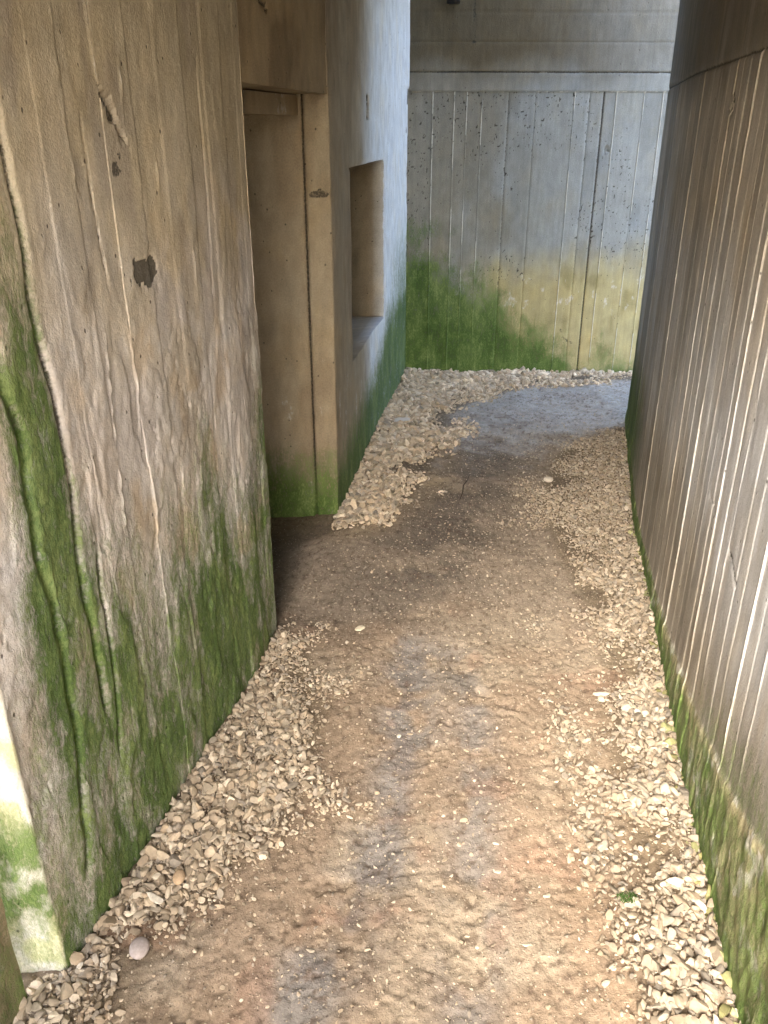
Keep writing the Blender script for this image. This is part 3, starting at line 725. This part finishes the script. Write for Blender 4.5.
# ------------------------------------------------------------------ unseen roof, its edges and thickness shaped to block and admit light
def slab(name, poly, z0, z1, label):
    n = len(poly); V = np.array([(x, y, z0) for x, y in poly] + [(x, y, z1) for x, y in poly], float)
    F = [list(range(n))[::-1], list(range(n, 2 * n))] + [[k, (k + 1) % n, n + (k + 1) % n, n + k] for k in range(n)]
    o = mesh_np(name, V, F, M_plain, smooth=False); tag(o, label, 'roof'); return o
slab('unseen_roof_slab', [(-2.3, -.2), (2.2, -.3), (2.3, 4.55), (1.46, 4.72), (.50, 4.95), (.30, 5.70), (-2.3, 5.74)], ROOF + .004, ROOF + 1.3, 'unseen concrete roof slab, shaped to shade the middle of the passage')

# ------------------------------------------------------------------ gravel
def stone_template(seed, sub):
    import bmesh
    bm = bmesh.new(); bmesh.ops.create_icosphere(bm, subdivisions=sub, radius=1)
    v = np.array([p.co[:] for p in bm.verts]); f = np.array([[q.index for q in p.verts] for p in bm.faces]); bm.free()
    r = np.random.default_rng(seed)
    for _ in range(8):
        n = r.normal(size=3); n /= np.linalg.norm(n); d = r.uniform(.38, .74)
        t = v @ n; over = np.maximum(t - d, 0); v = v - over[:, None] * n * .97
    v *= 1.18 * r.uniform(.8, 1.15, 3) * np.array([1, .88, .78])
    return v, f
T1 = [stone_template(k, 1) for k in range(14)] if False else [stone_template(k, 2) for k in range(18)]
T0 = [stone_template(100 + k, 1) for k in range(14)]
PAL = np.array([(.47, .40, .31), (.42, .355, .27), (.51, .45, .36), (.36, .30, .225), (.44, .38, .30), (.40, .325, .24), (.35, .31, .26), (.56, .50, .41), (.44, .365, .28)])
def sink(P, S):
    f = sst(2.6, 3.2, P[:, 1]) * sst(4.9, 4.3, P[:, 1]) * (P[:, 0] > .4)
    P[:, 2] -= f * np.array(S) * .55
    return P
def scatter(name, pts, size, label, cat, palette_gain=1.0, green=None):
    Vs, Fs, Cs = [], [], []; n = 0
    for (x, y, z), s in zip(pts, size):
        T = (T1 if (y < 2.1 and s > .006) else T0); v, f = T[rng.integers(len(T))]
        a = rng.uniform(0, 6.283); tlt = rng.normal(0, .6); t2 = rng.normal(0, .6)
        ca, sa = math.cos(a), math.sin(a); ct, st = math.cos(tlt), math.sin(tlt); c2, s2 = math.cos(t2), math.sin(t2)
        Rm = np.array([[ca, -sa, 0], [sa, ca, 0], [0, 0, 1]]) @ np.array([[1, 0, 0], [0, ct, -st], [0, st, ct]]) @ np.array([[c2, 0, s2], [0, 1, 0], [-s2, 0, c2]])
        el = np.array([rng.uniform(.85, 1.45), rng.uniform(.8, 1.05), rng.uniform(.7, 1.0)])
        w_ = (v * el * s) @ Rm.T + np.array([x, y, z])
        c = PAL[rng.integers(len(PAL))] * rng.uniform(.6, 1.12) * palette_gain * np.array([1.0, .97, .92])
        if green is not None and rng.random() < green(x, y): c = c * np.array([.72, .82, .50])
        Vs.append(w_); Fs.append(f + n); Cs.append(np.tile(c, (len(v), 1))); n += len(v)
    o = mesh_np(name, np.vstack(Vs), [np.vstack(Fs)], M_stone, None, {'tint': np.vstack(Cs)}, sharp=28)
    tag(o, label, cat, kind='stuff'); return o
def fill(fn, x0, x1, y0, y1, step, smin, smax, edge, layers=2, thin=1.0):
    P, Sz = [], []
    for l in range(layers):
        y = y0
        while y < y1:
            x = x0
            while x < x1:
                px = x + rng.uniform(-.5, .5) * step; py = y + rng.uniform(-.5, .5) * step
                d = float(fn(np.array(px), np.array(py))) + (float(fbm(np.array(px * 6), np.array(py * 6), 601, 3)) - .5) * edge * 3.0
                pr = np.clip((d + edge * .45) / edge, 0, 1) ** 1.4 * thin
                if rng.random() < pr and float(xl(py)) + .0 < px + .0 and px < float(xr(py) if py < 4.69 else 9) - .0 and not (2.46 < py < 3.39 and px < -.35 and False):
                    s = smin + (smax - smin) * rng.random() ** 2.2 * (.35 + .65 * min(1, max(0, d / edge)))
                    P.append((px, py, l * .009)); Sz.append(s)
                x += step
            y += step
    P = np.array(P); P[:, 2] += ground_h(P[:, 0], P[:, 1]) + np.array(Sz) * .10
    return P, Sz
P, Sz = fill(gravel_left, -.85, 0, .75, 2.62, .0122, .0040, .0180, .17)
scatter('gravel_bed', P, Sz, 'loose pale gravel heaped along the foot of the cracked mossy wall', 'gravel')
P, Sz = fill(gravel_far, -.5, 2.3, 3.0, 5.80, .021, .008, .032, .18)
scatter('gravel_bed', P, Sz, 'pale gravel below the niche and along the foot of the end wall', 'gravel', 1.35)
P, Sz = fill(gravel_right, .3, 1.5, .75, 4.6, .0140, .0045, .0190, .20)
P = sink(P, Sz)
scatter('gravel_bed', P, Sz, 'strip of tan gravel along the mossy footing of the finned wall', 'gravel', .80, green=lambda x, y: .12 if xr(y) - x < .03 else 0)
# grit trodden into the dirt
def anyw(x, y): return np.where((x > xl(y)) & ((x < xr(y)) | (y > 4.69)), 1.0, -1.0)
P, Sz = fill(anyw, -.7, 2.2, .8, 5.6, .019, .0014, .0065, .01, layers=1, thin=.9)
P2, S2 = fill(anyw, -.7, 2.2, .8, 5.6, .10, .005, .011, .01, layers=1, thin=.34)
P = np.vstack([P, P2]); Sz = list(Sz) + list(S2); P[:, 2] -= np.array(Sz) * .15
scatter('path_grit', P, Sz, 'small chips of stone scattered over the trodden dirt', 'grit', .95)

# single stones one can point at
def stone(x, y, s, c, label, el=(1.3, .95, .7), yaw=0., smooth=True, tmpl=3, round_=False):
    if round_:
        import bmesh
        bm = bmesh.new(); bmesh.ops.create_icosphere(bm, subdivisions=3, radius=1)
        v = np.array([p.co[:] for p in bm.verts]); f = np.array([[q.index for q in p.verts] for p in bm.faces]); bm.free()
        v = v * (1 + .10 * (fbm(v[:, 0] * 1.5 + 5, v[:, 1] * 1.5 + v[:, 2], int(s * 1e4), 2) - .5)[:, None])
    else: v, f = stone_template(500 + tmpl, 3)
    v = v * np.array(el) * s; ca, sa = math.cos(yaw), math.sin(yaw)
    v = v @ np.array([[ca, sa, 0], [-sa, ca, 0], [0, 0, 1]])
    lift = 0.0
    for fn in (gravel_left, gravel_far, gravel_right):
        if float(fn(np.array(x), np.array(y))) > 0: lift = .016
    o = mesh_np('stone', v, [f], M_stone, None, {'tint': np.tile(np.array(c, float), (len(v), 1))}, sharp=None if round_ else 28)
    o.location = (x, y, float(ground_h(np.array(x), np.array(y))) + lift + s * el[2] * .35)
    tag(o, label, 'stone', 'single stones lying on the passage floor'); return o
STONES_DEF = [(-.521, 1.216, .021, (.36, .31, .29), 'flat purplish grey oval pebble in the gravel nearest the mossy wall foot', (1.0, 1.25, .55), .1, True),
    (-.474, 1.389, .016, (.47, .34, .22), 'smooth tan egg-shaped pebble among angular gravel at the left', (.9, 1.35, .6), .1, True),
    (-.52, 1.335, .018, (.62, .57, .48), 'long pale sliver of limestone beside the tan egg-shaped pebble', (1.5, .6, .5), -.4, False),
    (.094, 4.665, .040, (.58, .55, .50), 'large flat white stone on the far gravel near the pale wall', (1.3, 1.0, .35), .3, False),
    (.81, 3.787, .022, (.48, .43, .36), 'round whitish stone alone on the dirt before the grey patch', (1.1, 1.0, .6), 0, True),
    (-.084, 2.466, .014, (.62, .55, .42), 'small cream stone on brown dirt below the doorway corner', (1.3, .9, .6), .4, False),
    (.514, 1.578, .014, (.60, .53, .42), 'bright chip of stone at the inner edge of the right gravel', (1.2, .8, .6), -.5, False),
    (.666, 2.085, .016, (.40, .35, .28), 'oblong pale stone lying flat in the right gravel, with no moss', (1.6, .8, .5), .1, False),
    (.045, 1.926, .008, (.6, .55, .46), 'tiny white stone beside the left muddy track', (1, .9, .7), .1, False),
    (.374, 1.364, .010, (.58, .5, .38), 'small angular pale stone in the lower middle of the dirt', (1.2, .8, .7), .5, False)]
for k, (x, y, s, c, lab, el, yaw, rd) in enumerate(STONES_DEF): stone(x, y, s, c, lab, el, yaw, round_=rd, tmpl=k)
# twig and a tuft of moss
def tube(name, pts, r, mat, parent=None):
    V = []; F = []
    for k, p in enumerate(pts):
        for a_ in range(6): V.append((p[0] + r[k] * math.cos(a_ * math.pi / 3), p[1], p[2] + r[k] * math.sin(a_ * math.pi / 3)))
    for k in range(len(pts) - 1):
        for a_ in range(6): b_ = (a_ + 1) % 6; F.append([k * 6 + a_, k * 6 + b_, k * 6 + 6 + b_, k * 6 + 6 + a_])
    return mesh_np(name, np.array(V), [np.array(F)], mat, parent, sharp=None)
TW = [(.355, 3.56), (.375, 3.64), (.385, 3.72), (.41, 3.80), (.43, 3.88)]
tw = tube('twig', [(x, y, float(ground_h(np.array(x), np.array(y))) + .006) for x, y in TW], [.0022, .003, .003, .0025, .0015], M_twig)
tag(tw, 'thin dark twig lying on the brown worn dirt', 'twig')
tv_, tf_ = [], []; r_ = np.random.default_rng(3)
for k in range(220):
    a_ = r_.uniform(0, 6.28); q = .016 * math.sqrt(r_.random()); px, py = q * math.cos(a_) * 1.5, q * math.sin(a_); h_ = r_.uniform(.006, .015) * (1 - q / .024)
    b_ = r_.uniform(0, 6.28); n = len(tv_); w_ = .0016
    tv_ += [(px - w_ * math.cos(b_), py - w_ * math.sin(b_), 0), (px + w_ * math.cos(b_), py + w_ * math.sin(b_), 0), (px + r_.normal() * .003, py + r_.normal() * .003, h_)]
    tf_.append([n, n + 1, n + 2])
mt_ = mesh_np('moss_tuft', np.array(tv_), [np.array(tf_)], M_tuft, smooth=False)
mt_.location = (.548, 1.335, float(ground_h(np.array(.548), np.array(1.335))) + .022)
tag(mt_, 'small green moss tuft among the stones of the gravel strip', 'moss')
